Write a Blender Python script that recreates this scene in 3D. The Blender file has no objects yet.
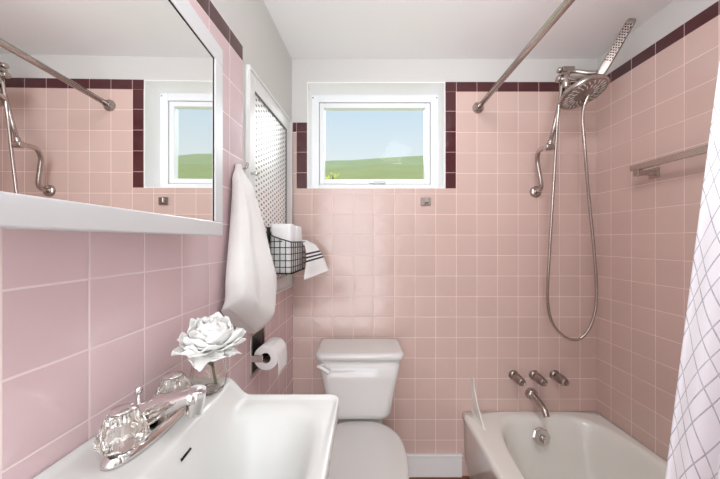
import bpy, math, random
from mathutils import Vector, Matrix, noise
random.seed(7)
PI = math.pi
scene = bpy.context.scene
C = scene.collection

# ------------------------------------------------------------------ camera, world, lights, exposure
EYE = 1.245                      # eye height, metres
FPX = 292.0                      # focal length in pixels of the 720 px frame
cam = bpy.data.objects.new('camera', bpy.data.cameras.new('camera'))
C.objects.link(cam)
cam.location = (0, 0, EYE)
cam.rotation_euler = (PI / 2, 0, 0)
cam.data.sensor_width = 36
cam.data.lens = FPX / 720 * 36
cam.data.shift_x = 2.0 / 720
cam.data.shift_y = 1.5 / 720
cam.data.clip_start = 0.02
scene.camera = cam
scene.view_settings.view_transform = 'Standard'
scene.view_settings.look = 'None'
scene.view_settings.exposure = 0.16
scene.view_settings.gamma = 1.0

world = bpy.data.worlds.new('sky'); scene.world = world
world.use_nodes = True
wn, wl = world.node_tree.nodes, world.node_tree.links
wn.clear()
wo = wn.new('ShaderNodeOutputWorld'); bg = wn.new('ShaderNodeBackground')
tc = wn.new('ShaderNodeTexCoord'); sx = wn.new('ShaderNodeSeparateXYZ'); cr = wn.new('ShaderNodeValToRGB')
wl.new(tc.outputs['Generated'], sx.inputs[0]); wl.new(sx.outputs['Z'], cr.inputs[0])
cr.color_ramp.elements[0].position = 0.0; cr.color_ramp.elements[0].color = (0.82, 0.87, 0.87, 1)
e = cr.color_ramp.elements.new(0.27); e.color = (0.76, 0.83, 0.87, 1)
e = cr.color_ramp.elements.new(0.42); e.color = (0.60, 0.75, 0.88, 1)
cr.color_ramp.elements[-1].position = 0.8; cr.color_ramp.elements[-1].color = (0.46, 0.66, 0.90, 1)
wl.new(cr.outputs[0], bg.inputs[0]); bg.inputs[1].default_value = 0.95
wl.new(bg.outputs[0], wo.inputs[0])

def area(name, loc, target, size, power, color=(1, 1, 1), size_y=None):
    l = bpy.data.lights.new(name, 'AREA'); l.energy = power; l.color = color; l.size = size
    if size_y: l.shape = 'RECTANGLE'; l.size_y = size_y
    o = bpy.data.objects.new(name, l); C.objects.link(o); o.location = loc
    o.rotation_euler = (Vector(target) - Vector(loc)).to_track_quat('-Z', 'Y').to_euler()
    return o
area('ceiling_lamp', (0.42, 0.50, 2.18), (1.15, 1.15, 1.30), 0.36, 7.0, (0.95, 0.98, 1.03))
area('upward_fill', (0.20, -0.35, 1.25), (0.22, -0.37, 2.6), 1.1, 21.0, (0.95, 0.98, 1.03))  # added fill aimed upward, brightens the ceiling and bounces into the room
area('fill_behind_camera', (-0.10, -0.93, 1.05), (0.50, 1.5, 1.15), 0.9, 19.0, (0.95, 0.98, 1.03), 1.9)  # added unseen fill behind the camera, brightens the room from the front
area('skylight', (0.2, 3.4, 2.9), (0.1, 1.6, 1.85), 1.4, 60.0, (0.92, 0.97, 1.01))

# ------------------------------------------------------------------ room numbers
D = 1.548                        # back wall
XR = 1.264                       # right wall
CEIL = 2.214
TAN = 0.076                      # the left wall runs a few degrees off square
LA = math.atan(TAN); LC, LS = math.cos(LA), math.sin(LA)
def LX(d): return -0.463 + TAN * d
def LW(d, z, off=0.0): return Vector((LX(d) + off * LC, d - off * LS, z))
def P(px, py, d): return Vector(((px - 358) * d / FPX, d, EYE - (py - 241) * d / FPX))

# ------------------------------------------------------------------ materials
def srgb(r, g, b):
    f = lambda c: (c / 255 / 12.92) if c / 255 <= 0.04045 else ((c / 255 + 0.055) / 1.055) ** 2.4
    return (f(r), f(g), f(b), 1)
def mat(name, col, rough=0.5, metal=0.0, **kw):
    m = bpy.data.materials.new(name); m.use_nodes = True
    b = m.node_tree.nodes['Principled BSDF']
    b.inputs['Base Color'].default_value = col
    b.inputs['Roughness'].default_value = rough
    b.inputs['Metallic'].default_value = metal
    for k, v in kw.items(): b.inputs[k].default_value = v
    return m
def noisy(m, scale, amount, bump=0.0, bscale=None, dist=0.002, coord='Object'):
    n, l = m.node_tree.nodes, m.node_tree.links; b = n['Principled BSDF']
    t = n.new('ShaderNodeTexCoord'); x = n.new('ShaderNodeTexNoise'); x.inputs['Scale'].default_value = scale
    l.new(t.outputs[coord], x.inputs['Vector'])
    c = b.inputs['Base Color'].default_value[:]
    mx = n.new('ShaderNodeMix'); mx.data_type = 'RGBA'
    mx.inputs[6].default_value = tuple(v * (1 - amount) for v in c[:3]) + (1,)
    mx.inputs[7].default_value = tuple(min(1, v * (1 + amount)) for v in c[:3]) + (1,)
    l.new(x.outputs['Fac'], mx.inputs[0]); l.new(mx.outputs[2], b.inputs['Base Color'])
    if bump:
        y = n.new('ShaderNodeTexNoise'); y.inputs['Scale'].default_value = bscale or scale * 4; y.inputs['Detail'].default_value = 4
        l.new(t.outputs[coord], y.inputs['Vector'])
        bp = n.new('ShaderNodeBump'); bp.inputs['Strength'].default_value = bump; bp.inputs['Distance'].default_value = dist
        l.new(y.outputs['Fac'], bp.inputs['Height']); l.new(bp.outputs[0], b.inputs['Normal'])
    return m

def tile_mat(name, col, grout, pu, pv, rough=0.12, tilt=0.0008, gw=0.0011, vary=0.06):
    """square glazed tiles laid out from the UV in metres: cell, fraction, grout, small tilt per tile"""
    m = bpy.data.materials.new(name); m.use_nodes = True
    n, l = m.node_tree.nodes, m.node_tree.links; b = n['Principled BSDF']; b.inputs['IOR'].default_value = 1.62
    def math_(op, a, c=None):
        q = n.new('ShaderNodeMath'); q.operation = op
        for i, v in enumerate((a, c)):
            if v is None: continue
            if isinstance(v, (int, float)): q.inputs[i].default_value = v
            else: l.new(v, q.inputs[i])
        return q.outputs[0]
    uv = n.new('ShaderNodeUVMap'); s = n.new('ShaderNodeSeparateXYZ'); l.new(uv.outputs[0], s.inputs[0])
    cells, fr, ed = [], [], []
    for i, p in ((0, pu), (1, pv)):
        q = math_('DIVIDE', s.outputs[i], p)
        fl = math_('FLOOR', q); f = math_('SUBTRACT', q, fl)
        cells.append(fl); fr.append(f)
        ed.append(math_('MULTIPLY', math_('MINIMUM', f, math_('SUBTRACT', 1.0, f)), p))
    cv = n.new('ShaderNodeCombineXYZ'); l.new(cells[0], cv.inputs[0]); l.new(cells[1], cv.inputs[1])
    wn_ = n.new('ShaderNodeTexWhiteNoise'); wn_.noise_dimensions = '3D'; l.new(cv.outputs[0], wn_.inputs['Vector'])
    sc_ = n.new('ShaderNodeSeparateColor'); l.new(wn_.outputs['Color'], sc_.inputs[0])
    edge = math_('MINIMUM', ed[0], ed[1])
    mr = n.new('ShaderNodeMapRange'); mr.interpolation_type = 'SMOOTHSTEP'
    mr.inputs['From Min'].default_value = gw * 0.6; mr.inputs['From Max'].default_value = gw * 1.7
    mr.inputs['To Min'].default_value = 1; mr.inputs['To Max'].default_value = 0
    l.new(edge, mr.inputs['Value']); g = mr.outputs[0]
    big = n.new('ShaderNodeTexNoise'); big.inputs['Scale'].default_value = 5.0; l.new(uv.outputs[0], big.inputs['Vector'])
    v1 = math_('ADD', math_('MULTIPLY', sc_.outputs[2], vary), 1 - vary / 2)
    hsv = n.new('ShaderNodeHueSaturation'); hsv.inputs['Color'].default_value = col; l.new(v1, hsv.inputs['Value'])
    mx = n.new('ShaderNodeMix'); mx.data_type = 'RGBA'
    gvis = math_('MULTIPLY', g, math_('ADD', math_('MULTIPLY', big.outputs['Fac'], 1.1), 0.40))
    l.new(gvis, mx.inputs[0]); l.new(hsv.outputs[0], mx.inputs[6]); mx.inputs[7].default_value = grout
    l.new(mx.outputs[2], b.inputs['Base Color'])
    l.new(math_('ADD', math_('MULTIPLY', g, 0.45), rough), b.inputs['Roughness'])
    h = math_('MULTIPLY', math_('SUBTRACT', fr[0], 0.5), math_('MULTIPLY', math_('SUBTRACT', sc_.outputs[0], 0.5), tilt))
    h2 = math_('MULTIPLY', math_('SUBTRACT', fr[1], 0.5), math_('MULTIPLY', math_('SUBTRACT', sc_.outputs[1], 0.5), tilt))
    pil = math_('MULTIPLY', math_('SMOOTH_MIN', edge, 0.006), 0.05)
    wav = n.new('ShaderNodeTexNoise'); wav.inputs['Scale'].default_value = 14; wav.inputs['Detail'].default_value = 1
    l.new(uv.outputs[0], wav.inputs['Vector'])
    hh = math_('ADD', math_('ADD', h, h2), math_('MULTIPLY', wav.outputs['Fac'], 0.0006))
    hh = math_('SUBTRACT', math_('ADD', hh, pil), math_('MULTIPLY', g, 0.0005))
    bp = n.new('ShaderNodeBump'); bp.inputs['Strength'].default_value = 0.8; bp.inputs['Distance'].default_value = 1.0
    l.new(hh, bp.inputs['Height']); l.new(bp.outputs[0], b.inputs['Normal'])
    return m
PU, PV = 0.1092, 0.1087
PINK = srgb(209, 181, 171)
M = {}
M['tile'] = tile_mat('pink_tile', PINK, srgb(242, 216, 206), PU, PV, rough=0.20, tilt=0.0005)
M['tile_left'] = tile_mat('pink_tile_side', srgb(217, 190, 192), srgb(236, 218, 214), 0.109, 0.111, gw=0.0014)  # same pink tile, lighter and bluer: cool daylight put into its colour
M['maroon'] = tile_mat('maroon_tile', srgb(76, 32, 36), srgb(190, 160, 160), PU, PV, rough=0.1)
M['maroon_left'] = tile_mat('maroon_tile_side', srgb(76, 32, 36), srgb(190, 160, 160), 0.109, 0.111, rough=0.1)
M['paint'] = noisy(mat('wall_paint', srgb(208, 206, 202), 0.6), 3, 0.015, 0.15, 160)
M['ceil'] = noisy(mat('ceiling_paint', srgb(242, 241, 240), 0.7), 2, 0.015, 0.15, 120)
M['white'] = noisy(mat('white_enamel', srgb(228, 228, 226), 0.35), 8, 0.01)
M['frame_enamel'] = noisy(mat('frame_enamel', srgb(208, 208, 208), 0.35), 8, 0.01)
M['reveal'] = noisy(mat('gloss_trim_paint', srgb(250, 250, 248), 0.35), 8, 0.005)
M['vinyl'] = noisy(mat('white_vinyl', srgb(240, 242, 243), 0.3), 8, 0.01)
M['sink'] = noisy(mat('sink_porcelain', srgb(216, 216, 212), 0.22, **{'Specular IOR Level': 0.4}), 6, 0.01)
M['toilet'] = noisy(mat('toilet_porcelain', srgb(217, 214, 210), 0.14, **{'Coat Weight': 0.3}), 6, 0.01)
M['tub'] = noisy(mat('tub_enamel', srgb(236, 234, 226), 0.16, **{'Coat Weight': 0.3}), 6, 0.012)
M['chrome'] = noisy(mat('chrome', srgb(225, 222, 220), 0.08, 1.0), 20, 0.02)
M['nickel'] = noisy(mat('brushed_nickel', srgb(186, 176, 170), 0.24, 1.0), 60, 0.06)
M['steel'] = noisy(mat('worn_steel', srgb(160, 148, 142), 0.3, 1.0), 40, 0.1)
M['mirror'] = noisy(mat('mirror_glass', (0.93, 0.93, 0.92, 1), 0.0, 1.0), 3, 0.002)
M['black'] = noisy(mat('black_wire', srgb(38, 36, 38), 0.4), 30, 0.1)
M['dark'] = noisy(mat('dark_metal', srgb(48, 40, 40), 0.25, 0.8), 30, 0.1)
M['gasket'] = noisy(mat('grey_gasket', srgb(120, 120, 120), 0.6), 30, 0.05)
M['towel'] = noisy(mat('white_terry', srgb(238, 236, 232), 0.95, **{'Sheen Weight': 0.4}), 30, 0.02, 0.7, 420, 0.003)
M['towel2'] = noisy(mat('white_cotton', srgb(240, 239, 238), 0.95, **{'Sheen Weight': 0.3}), 30, 0.02, 0.6, 350, 0.003)
M['paper'] = noisy(mat('tissue_paper', srgb(240, 238, 236), 0.95), 40, 0.02, 0.4, 300, 0.001)
M['petal'] = noisy(mat('white_petal', srgb(250, 249, 245), 0.6, **{'Subsurface Weight': 0.15, 'Subsurface Radius': (0.01, 0.01, 0.01)}), 20, 0.02)
M['stem'] = noisy(mat('green_stem', srgb(112, 112, 62), 0.5), 30, 0.15)
M['baseboard'] = noisy(mat('baseboard_tile', srgb(232, 230, 228), 0.25), 5, 0.02)
M['crystal'] = noisy(mat('clear_acrylic', srgb(238, 232, 224), 0.03, **{'Transmission Weight': 0.93, 'IOR': 1.47}), 5, 0.01)
M['glass'] = noisy(mat('vase_glass', srgb(252, 250, 246), 0.02, **{'Transmission Weight': 0.97, 'IOR': 1.33}), 5, 0.01)
def pane_mat():
    m = bpy.data.materials.new('window_glass'); m.use_nodes = True; n, l = m.node_tree.nodes, m.node_tree.links
    n.clear(); o_ = n.new('ShaderNodeOutputMaterial'); t = n.new('ShaderNodeBsdfTransparent'); g = n.new('ShaderNodeBsdfGlossy'); x = n.new('ShaderNodeMixShader')
    f = n.new('ShaderNodeFresnel'); f.inputs[0].default_value = 1.1; g.inputs['Roughness'].default_value = 0.05; t.inputs[0].default_value = (0.97, 0.985, 0.98, 1)
    l.new(f.outputs[0], x.inputs[0]); l.new(t.outputs[0], x.inputs[1]); l.new(g.outputs[0], x.inputs[2]); l.new(x.outputs[0], o_.inputs[0]); return m
M['pane'] = pane_mat()
M['hill'] = noisy(mat('grassy_slope', srgb(226, 218, 140), 0.9), 0.7, 0.12, 0.4, 8, 0.05)
M['hill2'] = noisy(mat('distant_slope', srgb(226, 224, 160), 0.9), 0.3, 0.08)

M['leaf'] = noisy(mat('yellow_leaf', srgb(226, 226, 120), 0.6), 30, 0.2)
M['cardboard'] = noisy(mat('cardboard_core', srgb(150, 125, 100), 0.9), 30, 0.1)

def wood_mat():
    m = mat('reddish_floor', srgb(150, 98, 72), 0.35); n, l = m.node_tree.nodes, m.node_tree.links; b = n['Principled BSDF']
    t = n.new('ShaderNodeTexCoord'); br = n.new('ShaderNodeTexBrick'); br.inputs['Scale'].default_value = 1
    br.inputs['Brick Width'].default_value = 0.9; br.inputs['Row Height'].default_value = 0.09; br.inputs['Mortar Size'].default_value = 0.001
    br.inputs['Color1'].default_value = srgb(160, 104, 76); br.inputs['Color2'].default_value = srgb(138, 88, 62); br.inputs['Mortar'].default_value = srgb(70, 42, 30)
    nz = n.new('ShaderNodeTexNoise'); nz.inputs['Scale'].default_value = 4; nz.inputs['Detail'].default_value = 6
    mp = n.new('ShaderNodeMapping'); mp.inputs['Scale'].default_value = (1, 14, 1)
    l.new(t.outputs['Object'], br.inputs['Vector']); l.new(t.outputs['Object'], mp.inputs[0]); l.new(mp.outputs[0], nz.inputs['Vector'])
    mx = n.new('ShaderNodeMix'); mx.data_type = 'RGBA'; mx.blend_type = 'MULTIPLY'; mx.inputs[0].default_value = 0.5
    l.new(br.outputs['Color'], mx.inputs[6]); l.new(nz.outputs['Color'], mx.inputs[7]); l.new(mx.outputs[2], b.inputs['Base Color'])
    return m
M['floor'] = wood_mat()

def grille_mat():
    """sheet metal with staggered punched holes"""
    m = mat('perforated_metal', srgb(226, 224, 220), 0.30, 0.12); n, l = m.node_tree.nodes, m.node_tree.links; b = n['Principled BSDF']
    uv = n.new('ShaderNodeUVMap')
    def grid(off):
        mp = n.new('ShaderNodeMapping'); mp.inputs['Scale'].default_value = (1 / 0.0480, 1 / 0.0215, 1); mp.inputs['Location'].default_value = off
        l.new(uv.outputs[0], mp.inputs[0])
        fr = n.new('ShaderNodeVectorMath'); fr.operation = 'FRACTION'; l.new(mp.outputs[0], fr.inputs[0])
        sb = n.new('ShaderNodeVectorMath'); sb.operation = 'SUBTRACT'; l.new(fr.outputs[0], sb.inputs[0]); sb.inputs[1].default_value = (0.5, 0.5, 0)
        ml = n.new('ShaderNodeVectorMath'); ml.operation = 'MULTIPLY'; l.new(sb.outputs[0], ml.inputs[0]); ml.inputs[1].default_value = (1, 0.85, 0)
        ln = n.new('ShaderNodeVectorMath'); ln.operation = 'LENGTH'; l.new(ml.outputs[0], ln.inputs[0])
        return ln.outputs['Value']
    mn = n.new('ShaderNodeMath'); mn.operation = 'MINIMUM'; l.new(grid((0, 0, 0)), mn.inputs[0]); l.new(grid((0.5, 0.5, 0)), mn.inputs[1])
    mr = n.new('ShaderNodeMapRange'); mr.inputs['From Min'].default_value = 0.12; mr.inputs['From Max'].default_value = 0.19
    l.new(mn.outputs[0], mr.inputs['Value'])
    mx = n.new('ShaderNodeMix'); mx.data_type = 'RGBA'; l.new(mr.outputs[0], mx.inputs[0])
    mx.inputs[6].default_value = srgb(74, 68, 66); mx.inputs[7].default_value = srgb(244, 242, 238)
    l.new(mx.outputs[2], b.inputs['Base Color'])
    bp = n.new('ShaderNodeBump'); bp.inputs['Distance'].default_value = 0.0002; l.new(mr.outputs[0], bp.inputs['Height']); l.new(bp.outputs[0], b.inputs['Normal'])
    return m
M['grille'] = grille_mat()

def curtain_mat():
    """white cotton printed with grey lattice lines and nested diamonds (UV in metres of cloth)"""
    m = mat('printed_cotton', srgb(238, 238, 242), 0.9, **{'Sheen Weight': 0.2}); n, l = m.node_tree.nodes, m.node_tree.links; b = n['Principled BSDF']
    def mt(op, a, c=None):
        q = n.new('ShaderNodeMath'); q.operation = op
        for i, v in enumerate((a, c)):
            if v is None: continue
            if isinstance(v, (int, float)): q.inputs[i].default_value = v
            else: l.new(v, q.inputs[i])
        return q.outputs[0]
    uv = n.new('ShaderNodeUVMap'); s = n.new('ShaderNodeSeparateXYZ'); l.new(uv.outputs[0], s.inputs[0])
    u, v = mt('DIVIDE', s.outputs[0], 0.150), mt('DIVIDE', s.outputs[1], 0.215)
    def line(a, off, w):
        f = mt('FRACT', mt('ADD', a, off)); dd = mt('ABSOLUTE', mt('SUBTRACT', f, 0.5))
        return mt('LESS_THAN', dd, w)
    A, B = mt('ADD', u, v), mt('SUBTRACT', u, v)
    out = None
    for src in (A, B):
        for off, w in ((0.0, 0.011), (0.20, 0.010), (0.56, 0.010), (0.80, 0.008)):
            t = line(src, off, w); out = t if out is None else mt('MAXIMUM', out, t)
    nz = n.new('ShaderNodeTexNoise'); nz.inputs['Scale'].default_value = 60; l.new(uv.outputs[0], nz.inputs['Vector'])
    fac = mt('MULTIPLY', out, mt('ADD', mt('MULTIPLY', nz.outputs['Fac'], 0.8), 0.18))
    mx = n.new('ShaderNodeMix'); mx.data_type = 'RGBA'; l.new(fac, mx.inputs[0])
    mx.inputs[6].default_value = srgb(240, 240, 244); mx.inputs[7].default_value = srgb(120, 122, 136)
    l.new(mx.outputs[2], b.inputs['Base Color'])
    wv = n.new('ShaderNodeTexNoise'); wv.inputs['Scale'].default_value = 500; l.new(uv.outputs[0], wv.inputs['Vector'])
    bp = n.new('ShaderNodeBump'); bp.inputs['Distance'].default_value = 0.0006; bp.inputs['Strength'].default_value = 0.5
    l.new(wv.outputs['Fac'], bp.inputs['Height']); l.new(bp.outputs[0], b.inputs['Normal'])
    return m
M['curtain'] = curtain_mat()

def stripe_mat():
    m = mat('striped_cotton', srgb(243, 242, 240), 0.95); n, l = m.node_tree.nodes, m.node_tree.links; b = n['Principled BSDF']
    uv = n.new('ShaderNodeUVMap'); s = n.new('ShaderNodeSeparateXYZ'); l.new(uv.outputs[0], s.inputs[0])
    r = n.new('ShaderNodeValToRGB'); r.color_ramp.interpolation = 'CONSTANT'
    w, k = srgb(243, 242, 240), srgb(62, 62, 70)
    els = [(0, w), (0.34, k), (0.39, w), (0.43, k), (0.48, w), (0.52, k), (0.57, w)]
    r.color_ramp.elements[0].position = 0; r.color_ramp.elements[0].color = w
    r.color_ramp.elements[1].position = 0.34; r.color_ramp.elements[1].color = k
    for p, c in els[2:]:
        q = r.color_ramp.elements.new(p); q.color = c
    l.new(s.outputs[1], r.inputs[0]); l.new(r.outputs[0], b.inputs['Base Color'])
    nz = n.new('ShaderNodeTexNoise'); nz.inputs['Scale'].default_value = 80; l.new(uv.outputs[0], nz.inputs['Vector'])
    bp = n.new('ShaderNodeBump'); bp.inputs['Distance'].default_value = 0.002; bp.inputs['Strength'].default_value = 0.5
    l.new(nz.outputs['Fac'], bp.inputs['Height']); l.new(bp.outputs[0], b.inputs['Normal'])
    return m
M['stripe'] = stripe_mat()

# ------------------------------------------------------------------ mesh helpers
class MB:
    def __init__(s): s.v, s.f, s.mi, s.uv, s.sm = [], [], [], [], []
    def face(s, idx, mi=0, uv=None, sm=False):
        s.f.append(tuple(idx)); s.mi.append(mi); s.uv.append(uv); s.sm.append(sm)
    def box(s, lo, hi, mi=0, uvf=None):
        b = len(s.v); x0, y0, z0 = lo; x1, y1, z1 = hi
        s.v += [Vector(p) for p in ((x0,y0,z0),(x1,y0,z0),(x1,y1,z0),(x0,y1,z0),(x0,y0,z1),(x1,y0,z1),(x1,y1,z1),(x0,y1,z1))]
        for q in ((0,3,2,1),(4,5,6,7),(0,1,5,4),(1,2,6,5),(2,3,7,6),(3,0,4,7)):
            idx = [b + i for i in q]
            s.face(idx, mi, [uvf(s.v[i]) for i in idx] if uvf else None)
        return s
    def poly_prism(s, pts, t, mi=0):
        """pts: ordered planar loop; t: offset vector"""
        b = len(s.v); n = len(pts); t = Vector(t)
        s.v += [Vector(p) for p in pts] + [Vector(p) + t for p in pts]
        s.face(range(b + n - 1, b - 1, -1), mi); s.face(range(b + n, b + 2 * n), mi)
        for i in range(n):
            j = (i + 1) % n; s.face((b + i, b + j, b + n + j, b + n + i), mi)
        return s
    def loft(s, rings, cap0=True, cap1=True, sm=True, mi=0):
        b = len(s.v); n = len(rings[0])
        for r in rings: s.v += [Vector(p) for p in r]
        for k in range(len(rings) - 1):
            for i in range(n):
                j = (i + 1) % n
                s.face((b + k*n + i, b + k*n + j, b + (k+1)*n + j, b + (k+1)*n + i), mi, None, sm)
        if cap0: s.face([b + i for i in range(n - 1, -1, -1)], mi, None, False)
        if cap1: s.face([b + (len(rings) - 1) * n + i for i in range(n)], mi, None, False)
        return s
    def lathe(s, prof, o=(0,0,0), axis=(0,0,1), seg=32, sm=True, lobes=0, amp=0.0, cap0=True, cap1=True, mi=0):
        """prof: list of (radius, height)"""
        ax = Vector(axis).normalized(); q = Vector((0,0,1)).rotation_difference(ax); o = Vector(o)
        rings = []
        for r, h in prof:
            rings.append([o + q @ Vector((r * (1 + amp * math.cos(lobes * a)) * math.cos(a), r * (1 + amp * math.cos(lobes * a)) * math.sin(a), h))
                          for a in (2 * PI * i / seg for i in range(seg))])
        return s.loft(rings, cap0, cap1, sm, mi)
    def tube(s, pts, r, seg=12, smooth=0, sm=True, cap=True):
        pts = [Vector(p) for p in pts]
        if smooth: pts = spline(pts, smooth)
        rad = r if callable(r) else (lambda t: r)
        t0 = (pts[1] - pts[0]).normalized()
        up = Vector((0, 0, 1)) if abs(t0.z) < 0.9 else Vector((1, 0, 0))
        nrm = (up - t0 * up.dot(t0)).normalized(); rings = []
        for i, p in enumerate(pts):
            a = pts[max(i-1, 0)]; c = pts[min(i+1, len(pts)-1)]; t = (c - a).normalized()
            nrm = (nrm - t * nrm.dot(t)).normalized(); bn = t.cross(nrm)
            rr = rad(i / (len(pts) - 1))
            rings.append([p + nrm * (rr * math.cos(2*PI*k/seg)) + bn * (rr * math.sin(2*PI*k/seg)) for k in range(seg)])
        return s.loft(rings, cap, cap, sm)
    def sheet(s, fn, nu, nv, uvf=None, sm=True, mi=0):
        b = len(s.v)
        for j in range(nv + 1):
            for i in range(nu + 1): s.v.append(Vector(fn(i / nu, j / nv)))
        for j in range(nv):
            for i in range(nu):
                q = [(i, j), (i+1, j), (i+1, j+1), (i, j+1)]
                s.face([b + y*(nu+1) + x for x, y in q], mi, [uvf(x / nu, y / nv) if uvf else (x / nu, y / nv) for x, y in q], sm)
        return s
    def build(s, name, mats, parent=None, loc=None, bevel=0, bseg=2, solid=0, subd=0, rot=None):
        me = bpy.data.meshes.new(name); me.from_pydata([tuple(p) for p in s.v], [], s.f)
        if not isinstance(mats, (list, tuple)): mats = [mats]
        for m in mats: me.materials.append(M[m])
        me.polygons.foreach_set('material_index', s.mi); me.polygons.foreach_set('use_smooth', s.sm)
        if any(u is not None for u in s.uv):
            ul = me.uv_layers.new(name='UVMap'); k = 0
            for fi, f in enumerate(s.f):
                for c in range(len(f)):
                    if s.uv[fi]: ul.data[k].uv = s.uv[fi][c]
                    k += 1
        me.update()
        o = bpy.data.objects.new(name, me); C.objects.link(o)
        if parent: o.parent = parent
        if loc is not None: o.location = loc
        if rot is not None: o.rotation_euler = rot
        if solid:
            m = o.modifiers.new('thick', 'SOLIDIFY'); m.thickness = solid; m.offset = 0
        if bevel:
            m = o.modifiers.new('bevel', 'BEVEL'); m.width = bevel; m.segments = bseg; m.limit_method = 'ANGLE'; m.angle_limit = math.radians(40)
            m.harden_normals = False
        if subd:
            m = o.modifiers.new('sub', 'SUBSURF'); m.levels = m.render_levels = subd
        return o
def spline(pts, k):
    out = []
    P_ = [pts[0] * 2 - pts[1]] + pts + [pts[-1] * 2 - pts[-2]]
    for i in range(1, len(P_) - 2):
        a, b, c, d = P_[i-1:i+3]
        for j in range(k):
            t = j / k
            out.append(0.5 * ((2*b) + (c-a)*t + (2*a-5*b+4*c-d)*t*t + (3*b-a-3*c+d)*t**3))
    out.append(pts[-1]); return out
def rrect(cx, cy, hx, hy, r, z, n=8):
    """rounded rectangle ring in the XY plane"""
    out = []
    for qx, qy, a0 in ((1,1,0),(-1,1,PI/2),(-1,-1,PI),(1,-1,1.5*PI)):
        for i in range(n + 1):
            a = a0 + PI/2 * i / n
            out.append(Vector((cx + qx*(hx-r) + r*math.cos(a), cy + qy*(hy-r) + r*math.sin(a), z)))
    return out
def empty(name, loc, rz=0.0):
    o = bpy.data.objects.new(name, None); C.objects.link(o); o.location = loc; o.rotation_euler = (0, 0, rz); o.empty_display_size = 0.05
    return o
def tag(o, label, cat, group=None):
    o['label'] = label; o['category'] = cat
    if group: o['group'] = group
    return o
def struct(o): o['kind'] = 'structure'; return o
def sstep(a, b, x):
    t = max(0, min(1, (x - a) / (b - a))); return t * t * (3 - 2 * t)

# ------------------------------------------------------------------ room shell
Y0 = -0.95                       # near end of the room, behind the camera
GX = (477 - 358) * 0.0053        # a vertical joint on the back wall
GZ = 1.277                       # a horizontal joint
uv_b = lambda p: (p.x - GX, p.z - GZ)
uv_r = lambda p: (p.y - 1.459, p.z - GZ)
uv_l = lambda p: (p.y - 0.3568, p.z - 1.184)      # local frame of the left wall, y = depth

struct(MB().box((-0.75, Y0 - 0.1, -0.1), (XR + 0.1, D + 0.3, 0.0)).build('floor', 'floor'))
struct(MB().box((-0.75, Y0 - 0.1, CEIL), (XR + 0.1, D + 0.3, CEIL + 0.1)).build('ceiling', 'ceil'))

# back wall with a deep window opening
WX0, WX1, WZ0, WZ1 = -0.270, 0.463, 1.524, 2.088
T = 0.008                        # tile thickness: the tile face is the wall plane, paint lies behind
bw = MB()
yb0, yb1 = D + T, D + 0.24
bw.box((-0.75, yb0, 0), (WX0, yb1, CEIL)); bw.box((WX1, yb0, 0), (XR + 0.1, yb1, CEIL))
bw.box((WX0, yb0, 0), (WX1, yb1, WZ0)); bw.box((WX0, yb0, WZ1), (WX1, yb1, CEIL))
MZ1, MZ0 = 2.088, 2.036          # maroon band
MR = 0.519                       # right side of the maroon column beside the window
ML0, MLT = -0.326, 1.873
bw.box((-0.345, D, 0), (XR, yb0, WZ0), 1, uv_b)
bw.box((MR, D, WZ0), (XR, yb0, MZ0), 1, uv_b)
bw.box((-0.345, D, WZ0), (ML0, yb0, MLT - 0.05), 1, uv_b)
bw.box((WX1, D, MZ0), (XR, yb0, MZ1), 2, lambda p: (p.x - GX, p.z - MZ0 + 0.0004))
bw.box((WX1, D, WZ0), (MR, yb0, MZ0), 2, lambda p: (p.x - WX1 + 0.0, p.z - GZ - 0.004))
bw.box((ML0, D, WZ0), (WX0, yb0, MLT - 0.05), 2, lambda p: (p.x - ML0, p.z - GZ - 0.004))
bw.box((-0.345, D, MLT - 0.05), (WX0, yb0, MLT), 2, lambda p: (p.x - ML0, p.z - MLT + 0.0500))
struct(bw.build('wall_back', ['paint', 'tile', 'maroon']))

# right wall
rw = MB()
rw.box((XR + T, Y0 - 0.1, 0), (XR + 0.1, D + 0.24, CEIL))
rw.box((XR, 0.0, 0), (XR + T, D, MZ0), 1, uv_r)
rw.box((XR, 0.0, MZ0), (XR + T, D, MZ1), 2, lambda p: (p.y - 1.459, p.z - MZ0 + 0.0004))
struct(rw.build('wall_right', ['paint', 'tile', 'maroon']))

# left wall, built in its own frame (x off the wall, y along it, origin on the wall at depth 0)
def lframe(name, d=0.0, z=0.0, off=0.0): return empty(name, LW(d, z, off), -LA)
YS = 1 / LC                      # depth -> distance along the wall
lw = MB()
TE = 0.983                       # where the tile above the cabinet stops
lw.box((-0.12, (Y0 - 0.1) * YS, 0), (-T, D * YS + 0.01, CEIL))
lw.box((-T, (Y0 - 0.1) * YS, 0), (0, TE * YS, 1.85), 1, uv_l)
lw.box((-T, TE * YS, 0), (0, D * YS, 1.010), 1, uv_l)
lw.box((-T, (Y0 - 0.1) * YS, 1.85), (0, TE * YS, 1.900), 2, lambda p: (p.y - 0.3568, p.z - 1.85 + 0.0004))
o = lw.build('wall_left', ['paint', 'tile_left', 'maroon_left'], loc=(LX(0), 0, 0), rot=(0, 0, -LA)); struct(o)

# near wall: end of the tub alcove and the doorway behind the camera
nw = MB()
nw.box((0.50, -0.10, 0), (XR + T, 0.0, CEIL))
nw.box((-0.75, Y0 - 0.1, 0), (-0.48, Y0, CEIL)); nw.box((0.42, Y0 - 0.1, 0), (XR + T, Y0, CEIL)); nw.box((-0.48, Y0 - 0.1, 2.08), (0.42, Y0, CEIL))
struct(nw.build('wall_front', 'paint'))

# baseboard
bb = MB()
bb.box((-0.344, D - 0.012, 0.0), (0.549, D, 0.110)); bb.box((-0.344, D - 0.018, 0.110), (0.549, D, 0.122))
struct(bb.build('baseboard_back', 'baseboard', bevel=0.004))

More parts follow.
